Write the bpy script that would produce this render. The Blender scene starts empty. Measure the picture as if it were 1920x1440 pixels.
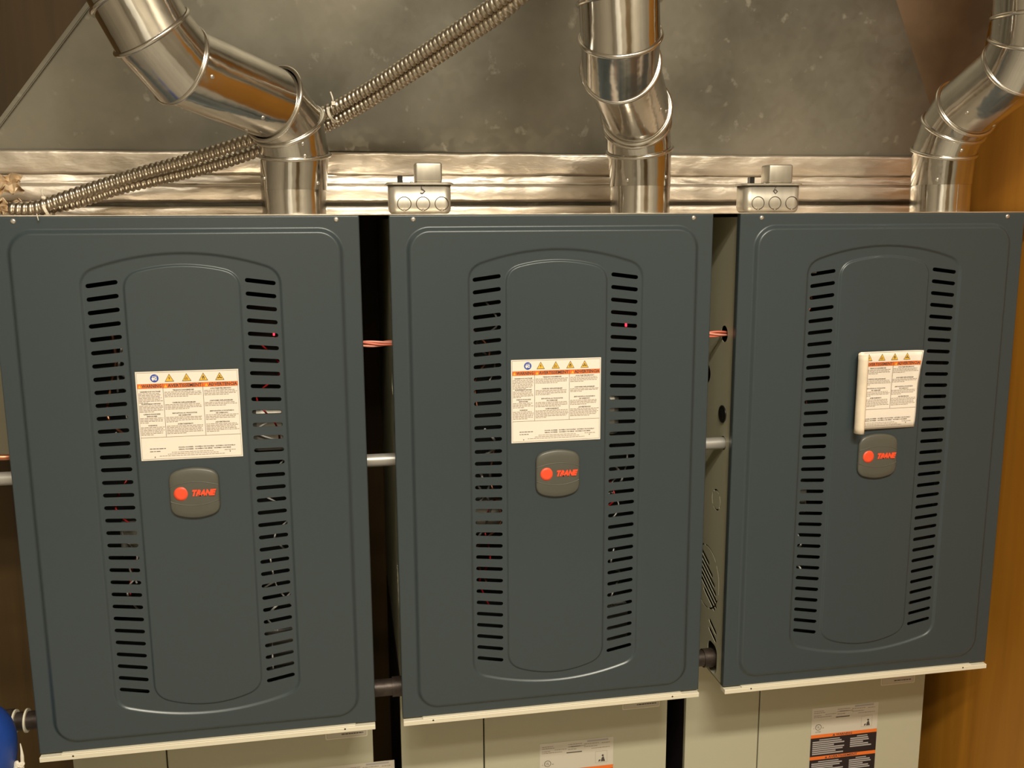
import bpy, bmesh, math, random
from math import sin, cos, pi, sqrt, atan2
from mathutils import Vector, Matrix, noise
from mathutils.geometry import delaunay_2d_cdt

SC = bpy.context.scene
COL = SC.collection
BZ = 0.75                       # height of the furnaces' bottom edge above the floor

# ------------------------------------------------------------------ camera
FPX, PITCH, YAW, ROLL = 1732.93, -0.17334, 0.178074, -0.005372
CAM = Vector((0.0, -1.47558, 0.85203 + BZ))
_F = Vector((sin(YAW)*cos(PITCH), cos(YAW)*cos(PITCH), sin(PITCH)))
_R = Vector((cos(YAW), -sin(YAW), 0)); _U = _R.cross(_F)
RT = _R*cos(ROLL) + _U*sin(ROLL); UP = _U*cos(ROLL) - _R*sin(ROLL)
cd = bpy.data.cameras.new('camera'); cam = bpy.data.objects.new('camera', cd); COL.objects.link(cam)
cd.sensor_width = 36; cd.lens = FPX/1920*36; cd.clip_start = 0.02
cam.matrix_world = Matrix(((RT.x, UP.x, -_F.x, CAM.x), (RT.y, UP.y, -_F.y, CAM.y), (RT.z, UP.z, -_F.z, CAM.z), (0, 0, 0, 1)))
SC.camera = cam
def ray(px, py): return _F + RT*((px-960)/FPX) - UP*((py-720)/FPX)
def at(px, py, Y=0.0, k=0.0, z0=0.0):
    """point of the sight line through a pixel on the plane  y = Y + k*(z-z0)"""
    d = ray(px, py)
    t = (Y + k*(CAM.z-z0) - CAM.y)/(d.y - k*d.z)
    return CAM + d*t

# ------------------------------------------------------------------ light and exposure
SC.view_settings.view_transform = 'Standard'; SC.view_settings.look = 'None'
SC.view_settings.gamma = 1; SC.view_settings.use_curve_mapping = False
SC.view_settings.exposure = 0.0
w = bpy.data.worlds.new('world'); SC.world = w; w.use_nodes = True
w.node_tree.nodes['Background'].inputs[0].default_value = (1.0, .82, .6, 1)
w.node_tree.nodes['Background'].inputs[1].default_value = 0.03
CEIL = 3.30
LAMPS = [(0.35, -2.15, 1.2, .22, 118), (-0.35, -2.75, 1.2, .22, 42)]  # second one is an added fill that evens out the door fronts
def area(x, y, sx, sy, power):
    l = bpy.data.lights.new('ceiling_lamp', 'AREA'); l.shape = 'RECTANGLE'; l.size = sx; l.size_y = sy
    l.energy = power; l.color = (1.0, .925, .76)
    o = bpy.data.objects.new('ceiling_lamp', l); COL.objects.link(o); o.location = (x, y, CEIL-.075)
for L in LAMPS: area(*L)

# ------------------------------------------------------------------ materials
MATS = {}
def mat(name, col, rough=.5, metal=0.0, nscale=0, namt=0.0, bump=0.0, bscale=200, emit=None, estr=0, spec=.5, coat=0, stretch=None, rvar=0.0, bdist=.001):
    if name in MATS: return MATS[name]
    m = bpy.data.materials.new(name); m.use_nodes = True; MATS[name] = m
    nt = m.node_tree; b = nt.nodes['Principled BSDF']
    b.inputs['Base Color'].default_value = (*col, 1); b.inputs['Roughness'].default_value = rough
    b.inputs['Metallic'].default_value = metal; b.inputs['Specular IOR Level'].default_value = spec
    b.inputs['Coat Weight'].default_value = coat
    tc = nt.nodes.new('ShaderNodeTexCoord'); mp = nt.nodes.new('ShaderNodeMapping')
    nt.links.new(tc.outputs['Object'], mp.inputs[0])
    if stretch: mp.inputs['Scale'].default_value = stretch
    if nscale:
        n = nt.nodes.new('ShaderNodeTexNoise'); n.inputs['Scale'].default_value = nscale; n.inputs['Detail'].default_value = 5
        nt.links.new(mp.outputs[0], n.inputs['Vector'])
        r = nt.nodes.new('ShaderNodeValToRGB')
        r.color_ramp.elements[0].position = .35; r.color_ramp.elements[1].position = .65
        r.color_ramp.elements[0].color = (*[c*(1-namt) for c in col], 1)
        r.color_ramp.elements[1].color = (*[min(1, c*(1+namt)) for c in col], 1)
        nt.links.new(n.outputs['Fac'], r.inputs[0]); nt.links.new(r.outputs[0], b.inputs['Base Color'])
        if rvar:
            mr = nt.nodes.new('ShaderNodeMapRange'); mr.inputs['To Min'].default_value = rough-rvar; mr.inputs['To Max'].default_value = rough+rvar
            mr.inputs['From Min'].default_value = .3; mr.inputs['From Max'].default_value = .7
            nt.links.new(n.outputs['Fac'], mr.inputs[0]); nt.links.new(mr.outputs[0], b.inputs['Roughness'])
    if bump:
        n2 = nt.nodes.new('ShaderNodeTexNoise'); n2.inputs['Scale'].default_value = bscale; n2.inputs['Detail'].default_value = 3
        nt.links.new(mp.outputs[0], n2.inputs['Vector'])
        bp = nt.nodes.new('ShaderNodeBump'); bp.inputs['Strength'].default_value = bump; bp.inputs['Distance'].default_value = bdist
        nt.links.new(n2.outputs['Fac'], bp.inputs['Height']); nt.links.new(bp.outputs[0], b.inputs['Normal'])
    if emit:
        b.inputs['Emission Color'].default_value = (*emit, 1); b.inputs['Emission Strength'].default_value = estr
    return m
M_DOOR = mat('slate_paint', (.041, .055, .061), .32, bump=.25, bscale=900, bdist=.0002, spec=.5)
M_CAB = mat('beige_paint', (.46, .44, .32), .38, bump=.15, bscale=700, bdist=.0002)
M_LIP = mat('cream_paint', (.72, .66, .52), .4)
M_PIPE = mat('bright_galvanized_steel', (.66, .64, .60), .13, 1, nscale=9, namt=.10, bump=.35, bscale=14, bdist=.004, rvar=.04)
M_BEAD = mat('rolled_bead_steel', (.74, .71, .66), .2, 1)
M_FOIL = mat('foil_tape', (.78, .70, .60), .38, .85, nscale=14, namt=.12, bump=.4, bscale=45, bdist=.004, stretch=(.5, 1, 1.5), rvar=.08)
M_BOX = mat('zinc_box_steel', (.50, .46, .39), .42, .75, nscale=40, namt=.15, bump=.15, bscale=60, bdist=.001, stretch=(1, 1, .3))
M_BLACK = mat('black_plastic', (.006, .006, .006), .35)
M_DARK = mat('dark_inner_steel', (.012, .012, .012), .6)
M_FLEX = mat('flexible_conduit_steel', (.52, .46, .38), .3, 1, nscale=60, namt=.1)
M_IRON = mat('black_iron', (.060, .044, .036), .45, .5, nscale=50, namt=.3, bump=.4, bscale=120)
M_ROD = mat('grey_conduit', (.42, .40, .37), .4, .5)
M_PAPER = mat('label_paper', (.86, .78, .68), .55)
M_PBACK = mat('label_backing', (.80, .68, .52), .6, nscale=30, namt=.08)
M_ORANGE = mat('label_orange', (.80, .17, .025), .55)
M_INK = mat('label_ink', (.07, .055, .05), .6)
M_INKL = mat('small_print_ink', (.30, .24, .20), .6)
M_YEL = mat('hazard_yellow', (.85, .50, .05), .55)
M_BLUE = mat('sign_blue', (.02, .07, .42), .5)
M_BADGE = mat('badge_plastic', (.090, .088, .070), .4, bump=.1, bscale=600, bdist=.0002)
M_RED = mat('badge_red', (.85, .085, .03), .45)
M_SCREW = mat('screw_steel', (.72, .68, .62), .3, .9)
M_WIRE = mat('salmon_wire', (.72, .17, .10), .4)
M_WIREW = mat('white_wire', (.75, .72, .66), .4)
M_WIRER = mat('red_wire', (.45, .012, .012), .4)
M_TIE = mat('zip_tie_nylon', (.72, .66, .55), .45)
M_TANK = mat('blue_plastic', (.012, .055, .30), .42, nscale=30, namt=.08)
M_STK = mat('silver_sticker', (.58, .53, .44), .5)
M_STKD = mat('sticker_black', (.018, .012, .014), .5)
M_STKG = mat('sticker_grey_print', (.38, .35, .34), .6)
M_COPPER = mat('copper', (.55, .22, .12), .35, .8)

def plenum_mat():
    m = bpy.data.materials.new('galvanized_sheet'); m.use_nodes = True; nt = m.node_tree; b = nt.nodes['Principled BSDF']
    L = nt.links.new
    tc = nt.nodes.new('ShaderNodeTexCoord')
    v = nt.nodes.new('ShaderNodeTexVoronoi'); v.inputs['Scale'].default_value = 75; L(tc.outputs['Object'], v.inputs['Vector'])
    n = nt.nodes.new('ShaderNodeTexNoise'); n.inputs['Scale'].default_value = 3.2; n.inputs['Detail'].default_value = 6; L(tc.outputs['Object'], n.inputs['Vector'])
    n3 = nt.nodes.new('ShaderNodeTexNoise'); n3.inputs['Scale'].default_value = 38; n3.inputs['Detail'].default_value = 4; L(tc.outputs['Object'], n3.inputs['Vector'])
    sp = nt.nodes.new('ShaderNodeSeparateColor'); L(v.outputs['Color'], sp.inputs[0])
    r1 = nt.nodes.new('ShaderNodeValToRGB'); r1.color_ramp.elements[0].position = .38; r1.color_ramp.elements[1].position = .64
    r1.color_ramp.elements[0].color = (.165, .155, .125, 1); r1.color_ramp.elements[1].color = (.31, .29, .24, 1)
    L(n.outputs['Fac'], r1.inputs[0])
    # small pale spangles
    r2 = nt.nodes.new('ShaderNodeValToRGB'); r2.color_ramp.elements[0].position = .64; r2.color_ramp.elements[1].position = .74
    L(n3.outputs['Fac'], r2.inputs[0])
    mx = nt.nodes.new('ShaderNodeMix'); mx.data_type = 'RGBA'; mx.inputs[7].default_value = (.50, .48, .42, 1)
    mu = nt.nodes.new('ShaderNodeMath'); mu.operation = 'MULTIPLY'; mu.inputs[1].default_value = .5; L(r2.outputs[0], mu.inputs[0])
    L(mu.outputs[0], mx.inputs[0]); L(r1.outputs[0], mx.inputs[6]); L(mx.outputs[2], b.inputs['Base Color'])
    b.inputs['Metallic'].default_value = .7
    mr = nt.nodes.new('ShaderNodeMapRange'); mr.inputs['To Min'].default_value = .47; mr.inputs['To Max'].default_value = .56
    L(sp.outputs[0], mr.inputs[0]); L(mr.outputs[0], b.inputs['Roughness'])
    bp = nt.nodes.new('ShaderNodeBump'); bp.inputs['Strength'].default_value = .35; bp.inputs['Distance'].default_value = .006
    L(n.outputs['Fac'], bp.inputs['Height']); L(bp.outputs[0], b.inputs['Normal'])
    return m
M_PLEN = plenum_mat()
def wood_mat(name, c1, c2, rough):
    m = bpy.data.materials.new(name); m.use_nodes = True; nt = m.node_tree; b = nt.nodes['Principled BSDF']; L = nt.links.new
    tc = nt.nodes.new('ShaderNodeTexCoord'); mp = nt.nodes.new('ShaderNodeMapping'); mp.inputs['Scale'].default_value = (9, 9, .6)
    L(tc.outputs['Object'], mp.inputs[0])
    n = nt.nodes.new('ShaderNodeTexNoise'); n.inputs['Scale'].default_value = 2.2; n.inputs['Detail'].default_value = 6; n.inputs['Distortion'].default_value = .6
    L(mp.outputs[0], n.inputs['Vector'])
    r = nt.nodes.new('ShaderNodeValToRGB'); r.color_ramp.elements[0].position = .3; r.color_ramp.elements[1].position = .7
    r.color_ramp.elements[0].color = (*c1, 1); r.color_ramp.elements[1].color = (*c2, 1)
    L(n.outputs['Fac'], r.inputs[0]); L(r.outputs[0], b.inputs['Base Color']); b.inputs['Roughness'].default_value = rough
    return m
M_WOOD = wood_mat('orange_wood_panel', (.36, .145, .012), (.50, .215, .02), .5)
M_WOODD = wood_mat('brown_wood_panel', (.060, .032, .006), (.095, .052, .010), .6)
M_PLASTER = mat('beige_plaster', (.30, .265, .21), .8, nscale=4, namt=.1)
M_CEILM = mat('ceiling_paint', (.62, .57, .50), .85, nscale=5, namt=.05)
M_CONC = mat('concrete', (.32, .29, .24), .8, nscale=6, namt=.2)

# ------------------------------------------------------------------ mesh helpers
def finish(name, bm, mats, parent=None, smooth=False, angle=None):
    me = bpy.data.meshes.new(name); bm.to_mesh(me); bm.free()
    return link(name, me, mats, parent, smooth)
def link(name, me, mats=None, parent=None, smooth=False):
    if mats is not None and not me.materials:
        for m in (mats if isinstance(mats, (list, tuple)) else [mats]): me.materials.append(m)
    if smooth:
        me.polygons.foreach_set('use_smooth', [True]*len(me.polygons))
    o = bpy.data.objects.new(name, me); COL.objects.link(o)
    if parent: o.parent = parent
    return o
def smooth_by_angle(me, deg=35):
    bm = bmesh.new(); bm.from_mesh(me)
    for f in bm.faces: f.smooth = True
    for e in bm.edges:
        if len(e.link_faces) == 2 and e.calc_face_angle(0) > math.radians(deg): e.smooth = False
    bm.to_mesh(me); bm.free()
def bx(bm, x0, x1, y0, y1, z0, z1, mi=0):
    vs = [bm.verts.new((x, y, z)) for x in (x0, x1) for y in (y0, y1) for z in (z0, z1)]
    for q in ((0, 1, 3, 2), (4, 6, 7, 5), (0, 4, 5, 1), (2, 3, 7, 6), (0, 2, 6, 4), (1, 5, 7, 3)):
        f = bm.faces.new([vs[i] for i in q]); f.material_index = mi
    return vs
def bevel(bm, w_, seg=2):
    bmesh.ops.recalc_face_normals(bm, faces=bm.faces)
    bmesh.ops.bevel(bm, geom=list(bm.edges), offset=w_, segments=seg, affect='EDGES', profile=.5)
def frame_from(t, ref=Vector((0, 0, 1))):
    t = t.normalized()
    if abs(t.dot(ref)) > .98: ref = Vector((0, 1, 0))
    a = t.cross(ref).normalized(); return a, t.cross(a).normalized()
def sweep(bm, pts, rad, seg=16, cap=True, ref=Vector((0, 1, 0)), mi=0):
    """tube along a polyline with mitred joints; rad is a number or a list"""
    n = len(pts); rings = []
    tang = [(pts[min(i+1, n-1)]-pts[max(i-1, 0)]).normalized() for i in range(n)]
    a, b = frame_from(tang[0], ref)
    for i in range(n):
        t = tang[i]; a = (a - t*a.dot(t)).normalized(); b = t.cross(a)
        r = rad[i] if isinstance(rad, (list, tuple)) else rad
        rings.append([bm.verts.new(pts[i] + (a*cos(2*pi*k/seg) + b*sin(2*pi*k/seg))*r) for k in range(seg)])
    for i in range(n-1):
        for k in range(seg):
            f = bm.faces.new((rings[i][k], rings[i][(k+1) % seg], rings[i+1][(k+1) % seg], rings[i+1][k])); f.smooth = True; f.material_index = mi
    if cap:
        for rg in (rings[0][::-1], rings[-1]):
            f = bm.faces.new([bm.verts.new(v.co) for v in rg]); f.material_index = mi
    return rings
def spline(pts, per=8):
    out = []; P = [pts[0]] + list(pts) + [pts[-1]]
    for i in range(1, len(P)-2):
        p0, p1, p2, p3 = P[i-1:i+3]
        for k in range(per):
            t = k/per
            out.append(.5*((2*p1) + (p2-p0)*t + (2*p0-5*p1+4*p2-p3)*t*t + (3*p1-p0-3*p2+p3)*t**3))
    out.append(pts[-1]); return out
def dome(bm, c, n, r, h, seg=12, rows=3, mi=0):
    """low screw head at c looking along n"""
    n = n.normalized(); a, b = frame_from(n)
    prev = [bm.verts.new(c + (a*cos(2*pi*k/seg)+b*sin(2*pi*k/seg))*r - n*.0005) for k in range(seg)]
    for i in range(1, rows+1):
        th = (i-1)/rows*pi/2*.95 + .12
        cur = [bm.verts.new(c + (a*cos(2*pi*k/seg)+b*sin(2*pi*k/seg))*r*cos(th) + n*h*sin(th)) for k in range(seg)]
        for k in range(seg):
            f = bm.faces.new((prev[k], prev[(k+1) % seg], cur[(k+1) % seg], cur[k])); f.smooth = True; f.material_index = mi
        prev = cur
    f = bm.faces.new(prev); f.material_index = mi
def empty(name, label, cat, loc=(0, 0, 0), group=None):
    o = bpy.data.objects.new(name, None); COL.objects.link(o); o.location = loc; o.empty_display_size = .05
    o['label'] = label; o['category'] = cat
    if group: o['group'] = group
    return o
def tag(o, label, cat, group=None):
    o['label'] = label; o['category'] = cat
    if group: o['group'] = group
    return o
def struct(o): o['kind'] = 'structure'; return o

# 2D outlines ------------------------------------------------------
def rrect(x0, x1, z0, z1, r, n=8):
    out = []
    for cx, cz, a0 in ((x1-r, z0+r, -pi/2), (x1-r, z1-r, 0), (x0+r, z1-r, pi/2), (x0+r, z0+r, pi)):
        for k in range(n+1):
            a = a0 + pi/2*k/n; out.append((cx+r*cos(a), cz+r*sin(a)))
    return out
def barrel(x0, x1, zb, zt, sagb, sagt, r, n=20):
    """straight sides, bowed top and bottom (rises sag in the middle), rounded corners; counter-clockwise"""
    cx = (x0+x1)/2; hw = (x1-x0)/2
    def top(x): return zt - sagt*((x-cx)/hw)**2
    def bot(x): return zb + sagb*((x-cx)/hw)**2
    pts = []
    # corners are made by blending: walk bottom, right, top, left with fillets
    def fillet(p, a, b, m=7):
        pa = Vector(a)-Vector(p); pb = Vector(b)-Vector(p); pa = Vector(p)+pa.normalized()*r; pb = Vector(p)+pb.normalized()*r
        return [tuple((1-t)**2*pa + 2*t*(1-t)*Vector(p) + t*t*pb) for t in [k/m for k in range(m+1)]]
    bl, br, tr, tl = (x0, bot(x0)), (x1, bot(x1)), (x1, top(x1)), (x0, top(x0))
    pts += fillet(bl, (x0, bl[1]+1), (x0+r, bot(x0+r)))
    for k in range(1, n): x = x0+r+(x1-x0-2*r)*k/n; pts.append((x, bot(x)))
    pts += fillet(br, (x1-r, bot(x1-r)), (x1, br[1]+1))
    pts += fillet(tr, (x1, tr[1]-1), (x1-r, top(x1-r)))
    for k in range(1, n): x = x1-r-(x1-x0-2*r)*k/n; pts.append((x, top(x)))
    pts += fillet(tl, (x0+r, top(x0+r)), (x0, tl[1]-1))
    return pts
def offset(poly, d):
    """positive d moves outwards for a counter-clockwise outline"""
    n = len(poly); out = []
    for i in range(n):
        p0 = Vector(poly[i-1]); p1 = Vector(poly[i]); p2 = Vector(poly[(i+1) % n])
        e1 = (p1-p0); e2 = (p2-p1)
        if e1.length < 1e-9: e1 = e2
        if e2.length < 1e-9: e2 = e1
        e1.normalize(); e2.normalize()
        nn = Vector((e1.y, -e1.x)) + Vector((e2.y, -e2.x)); nn.normalize()
        out.append(tuple(p1 + nn*d))
    return out
def slot(cx, cz, L, h, ang, n=5):
    out = []; r = h/2
    for s, a0 in ((1, -pi/2), (-1, pi/2)):
        for k in range(n+1):
            a = a0 + pi*k/n; x = s*(L/2-r) + r*cos(a); z = r*sin(a)
            out.append((cx + x*cos(ang) - z*sin(ang), cz + x*sin(ang) + z*cos(ang)))
    return out
def circ(cx, cz, r, n=20): return [(cx+r*cos(2*pi*k/n), cz+r*sin(2*pi*k/n)) for k in range(n)]
def inside(p, poly):
    x, y = p; c = False; n = len(poly); j = n-1
    for i in range(n):
        xi, yi = poly[i]; xj, yj = poly[j]
        if (yi > y) != (yj > y) and x < (xj-xi)*(y-yi)/(yj-yi)+xi: c = not c
        j = i
    return c
def plate(loops, holes):
    """loops: [(outline, height)], first is the outer border. returns verts (x,z,h), triangles"""
    vs = []; es = []; hs = []
    for poly, h in loops + [(hp, hh) for hp, hh in holes]:
        b = len(vs); n = len(poly)
        vs += [Vector(p) for p in poly]; hs += [h]*n
        es += [(b+i, b+(i+1) % n) for i in range(n)]
    r = delaunay_2d_cdt(vs, es, [], 0, 1e-7)
    ov = r[0]; of = r[2]; orig = r[3]
    H = [hs[o[0]] if len(o) else 0 for o in orig]
    outer = loops[0][0]; boxes = [(min(p[0] for p in hp), max(p[0] for p in hp), min(p[1] for p in hp), max(p[1] for p in hp), hp) for hp, _ in holes]
    tris = []
    for f in of:
        c = (sum(ov[i].x for i in f)/len(f), sum(ov[i].y for i in f)/len(f))
        if not inside(c, outer): continue
        if any(x0 < c[0] < x1 and z0 < c[1] < z1 and inside(c, hp) for x0, x1, z0, z1, hp in boxes): continue
        tris.append(tuple(f))
    return [(ov[i].x, ov[i].y, H[i]) for i in range(len(ov))], tris
def ramp(poly, w_, h0, h1):
    """loops from outside to inside with a rounded step from height h0 to h1"""
    out = [(offset(poly, w_/2+.0012), h0)]
    for t in (0, .18, .35, .5, .65, .82, 1):
        s = t*t*(3-2*t); out.append((offset(poly, w_/2-w_*t), h0+(h1-h0)*s))
    out.append((offset(poly, -w_/2-.0012), h1)); return out

# text -------------------------------------------------------------
def text_mesh(s, size, align='LEFT', extrude=0.0, shear=0.0, bold=0.0, res=2, sx=1.0):
    c = bpy.data.curves.new('t', 'FONT'); c.body = s; c.size = size; c.align_x = align; c.extrude = extrude
    c.shear = shear; c.offset = bold; c.resolution_u = res; c.fill_mode = 'FRONT' if extrude == 0 else 'BOTH'
    o = bpy.data.objects.new('t', c); COL.objects.link(o)
    dg = bpy.context.evaluated_depsgraph_get(); me = bpy.data.meshes.new_from_object(o.evaluated_get(dg))
    vs = [v.co.copy() for v in me.vertices]; fs = [tuple(p.vertices) for p in me.polygons]
    bpy.data.objects.remove(o); bpy.data.curves.remove(c); bpy.data.meshes.remove(me)
    for v in vs: v.x *= sx
    return vs, fs
class Flat:
    """collects coloured flat shapes on a sheet: local x right, z up, y toward the back"""
    def __init__(s): s.bm = bmesh.new(); s.mats = []
    def mi(s, m):
        if m not in s.mats: s.mats.append(m)
        return s.mats.index(m)
    def poly(s, pts, m, y):
        f = s.bm.faces.new([s.bm.verts.new((p[0], y, p[1])) for p in pts]); f.material_index = s.mi(m)
        if f.normal.y > 0 or True:
            f.normal_update()
            if f.normal.y > 0: f.normal_flip()
    def rect(s, x0, x1, z0, z1, m, y): s.poly([(x0, z0), (x1, z0), (x1, z1), (x0, z1)], m, y)
    def text(s, t, x, z, size, m, y, align='LEFT', bold=0.0, width=None, shear=0.0):
        vs, fs = text_mesh(t, size, 'LEFT', 0, shear, bold, 1)
        if not vs: return
        x0 = min(v.x for v in vs); x1 = max(v.x for v in vs)
        k = 1.0
        if width: k = width/(x1-x0)
        wd = (x1-x0)*k; ox = x if align == 'LEFT' else x-wd/2
        b = [s.bm.verts.new((ox+(v.x-x0)*k, y, z+v.y)) for v in vs]; mi = s.mi(m)
        for f in fs:
            try:
                q = s.bm.faces.new([b[i] for i in f]); q.material_index = mi; q.normal_update()
                if q.normal.y > 0: q.normal_flip()
            except ValueError: pass
    def scribble(s, x0, x1, z, m, y, h=.0007, rnd=random):
        x = x0
        while x < x1-.001:
            l = min(rnd.uniform(.002, .0065), x1-x); s.rect(x, x+l, z, z+h, m, y); x += l+.0009
    def line(s, x0, z0, x1, z1, t, m, y):
        d = Vector((x1-x0, z1-z0)); n = Vector((-d.y, d.x)).normalized()*t/2
        s.poly([(x0-n.x, z0-n.y), (x1-n.x, z1-n.y), (x1+n.x, z1+n.y), (x0+n.x, z0+n.y)], m, y)
    def done(s, name, parent, fn=None, cuts=False):
        if cuts:
            for k in range(1, 40):
                g = list(s.bm.verts)+list(s.bm.edges)+list(s.bm.faces)
                bmesh.ops.bisect_plane(s.bm, geom=g, plane_co=(LW*k/40, 0, 0), plane_no=(1, 0, 0))
        if fn:
            for v in s.bm.verts: v.co = Vector(fn(v.co))
        return finish(name, s.bm, s.mats, parent)

# ------------------------------------------------------------------ room (the setting)
XL, XR, YF, YB = -2.3, 1.252, -3.4, .80
def wallbox(name, m, *b):
    bm = bmesh.new(); bx(bm, *b); bmesh.ops.recalc_face_normals(bm, faces=bm.faces); return struct(finish(name, bm, m))
wallbox('floor', M_CONC, XL-.1, XR+.1, YF-.1, YB+.1, -.1, 0)
wallbox('ceiling', M_CEILM, XL-.1, XR+.1, YF-.1, YB+.1, CEIL, CEIL+.1)
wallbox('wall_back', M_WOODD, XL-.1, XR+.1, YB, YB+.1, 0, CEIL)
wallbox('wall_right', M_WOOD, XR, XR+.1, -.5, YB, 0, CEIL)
wallbox('wall_right', M_PLASTER, XR+.02, XR+.1, YF, -.5, 0, CEIL)
wallbox('reflection_panel_1', mat('reflection_panel_white', (.75, .72, .66), .4), -1.3, -.45, YF, YF+.04, 0, 2.05)  # unseen white panel added for the vent pipes to reflect
wallbox('reflection_panel_2', M_WOODD, .35, 1.15, YF, YF+.04, 0, 2.05)  # unseen dark panel, added to give the pipes a dark reflection
wallbox('wall_left', M_PLASTER, XL-.1, XL, YF, YB, 0, CEIL)
wallbox('wall_front', M_PLASTER, XL-.1, XR+.1, YF-.1, YF, 0, CEIL)
for i, L in enumerate(LAMPS):
    x, y, sx, sy, p = L
    t = empty('ceiling_light', 'long ceiling light fixture '+('in front of the furnaces' if i == 0 else 'farther back, added as unseen fill'), 'light', (x, y, CEIL))
    bm = bmesh.new(); bx(bm, -sx/2-.03, sx/2+.03, -sy/2-.03, sy/2+.03, -.065, 0); bevel(bm, .006); finish('housing', bm, M_LIP, t)

# ------------------------------------------------------------------ furnaces
UX = [-.5107, .0718, .6558]; W = .5366; H = .864
ZS = [.764 - i*(.764-.109)/32 for i in range(33)]
CACHE = {}
def door_mesh():
    if 'door' in CACHE: return CACHE['door']
    e = .0022
    border = [(W*0+e, .0115+e), (W-e, .0115+e), (W-e, H-e), (e, H-e)]
    loops = [(border, 0)]
    h1, h2, h3 = .0062, .0033, .0060
    loops += ramp(rrect(.029, W-.029, .030, .8415, .034, 10), .0085, 0, h1)
    loops += ramp(barrel(.1235, .4135, .0600, .8085, .026, .028, .022), .0052, h1, h2)
    loops += ramp(barrel(.1845, .3525, .0755, .7905, .020, .014, .022), .0044, h2, h3)
    holes = []
    for i, z in enumerate(ZS):
        a = .006 + (-.0085-.006)*i/32
        ang = math.atan2(a, .045)
        holes.append((slot(.1532, z, .0462, .0066, ang), h2))
        holes.append((slot(W-.1532, z, .0462, .0066, -ang), h2))
    vs, fs = plate(loops, holes)
    bm = bmesh.new()
    bv = [bm.verts.new((x, .002-h, z)) for x, z, h in vs]
    for f in fs:
        q = bm.faces.new([bv[i] for i in f]); q.smooth = True; q.normal_update()
        if q.normal.y > 0: q.normal_flip()
    for v in [v for v in bm.verts if not v.link_faces]: bm.verts.remove(v)
    for hp, hh in holes:                                   # turned-in rim of every slot
        a = [bm.verts.new((p[0], .002-hh, p[1])) for p in hp]; b = [bm.verts.new((p[0], .0034-hh, p[1])) for p in hp]
        for k in range(len(hp)): bm.faces.new((a[k], b[k], b[(k+1) % len(hp)], a[(k+1) % len(hp)]))
    # turned-back edge around the border
    bm.verts.ensure_lookup_table()
    cor = []
    for (x, z) in border: cor.append(bm.verts.new((x, .002, z)))
    prof = [(.0008, .0022), (.0016, .0028), (.0022, .0042), (.0022, .015)]
    sg = [(-1, -1), (1, -1), (1, 1), (-1, 1)]; prev = cor
    for off, dy in prof:
        cur = [bm.verts.new((border[i][0]+sg[i][0]*off, dy, border[i][1]+sg[i][1]*off)) for i in range(4)]
        for i in range(4):
            q = bm.faces.new((prev[i], cur[i], cur[(i+1) % 4], prev[(i+1) % 4]))
        prev = cur
    me = bpy.data.meshes.new('door'); bm.to_mesh(me); bm.free(); CACHE['door'] = me; return me
def side_plate(name, x, thick, parent):
    """pierced side sheet in the plane x = const"""
    d = .70
    loops = [([(.016, .004), (d, .004), (d, H-.004), (.016, H-.004)], 0)]
    holes = [circ(.064, .6546, .0150), circ(.058, .5105, .0150), circ(.140, .572, .019), circ(.052, .4585, .0125),
             rrect(.047, .092, .008, .066, .016, 6)]
    for k in range(4):                       # broken ring of a knockout
        a0 = pi/4+k*pi/2+.13; a1 = a0+pi/2-.26
        arc = [(.0745+.0200*cos(a0+(a1-a0)*j/8), .3455+.0200*sin(a0+(a1-a0)*j/8)) for j in range(9)]
        arc += [(.0745+.0172*cos(a1-(a1-a0)*j/8), .3455+.0172*sin(a1-(a1-a0)*j/8)) for j in range(9)]
        holes.append(arc)
    cy, cz, R = .109, .184, .062
    for k in range(6):
        a0 = .3+k*pi/3+.06; a1 = a0+pi/3-.12
        arc = [(cy+R*cos(a0+(a1-a0)*j/8), cz+R*sin(a0+(a1-a0)*j/8)) for j in range(9)]
        arc += [(cy+(R-.0030)*cos(a1-(a1-a0)*j/8), cz+(R-.0030)*sin(a1-(a1-a0)*j/8)) for j in range(9)]
        holes.append(arc)
    for k in range(-3, 4):
        off = k*.0142; L = 2*sqrt(max(0, (R-.009)**2-off**2))
        if L > .02: holes.append(slot(cy+off*sin(.4), cz+off*cos(.4), L, .0085, .4, 3))
    holes.append(slot(.071, .098, .040, .0085, .4, 3)); holes.append(slot(.071, .082, .040, .0085, .4, 3))
    vs, fs = plate(loops, [(h, 0) for h in holes])
    bm = bmesh.new(); bv = [bm.verts.new((x, a, b)) for a, b, _ in vs]
    for f in fs:
        q = bm.faces.new([bv[i] for i in f]); q.normal_update()
        if q.normal.x*(-1 if x < W/2 else 1) < 0: q.normal_flip()
    for v in [v for v in bm.verts if not v.link_faces]: bm.verts.remove(v)
    o = finish(name, bm, M_CAB, parent); s = o.modifiers.new('thickness', 'SOLIDIFY'); s.thickness = thick; s.offset = -1
    return o
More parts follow.
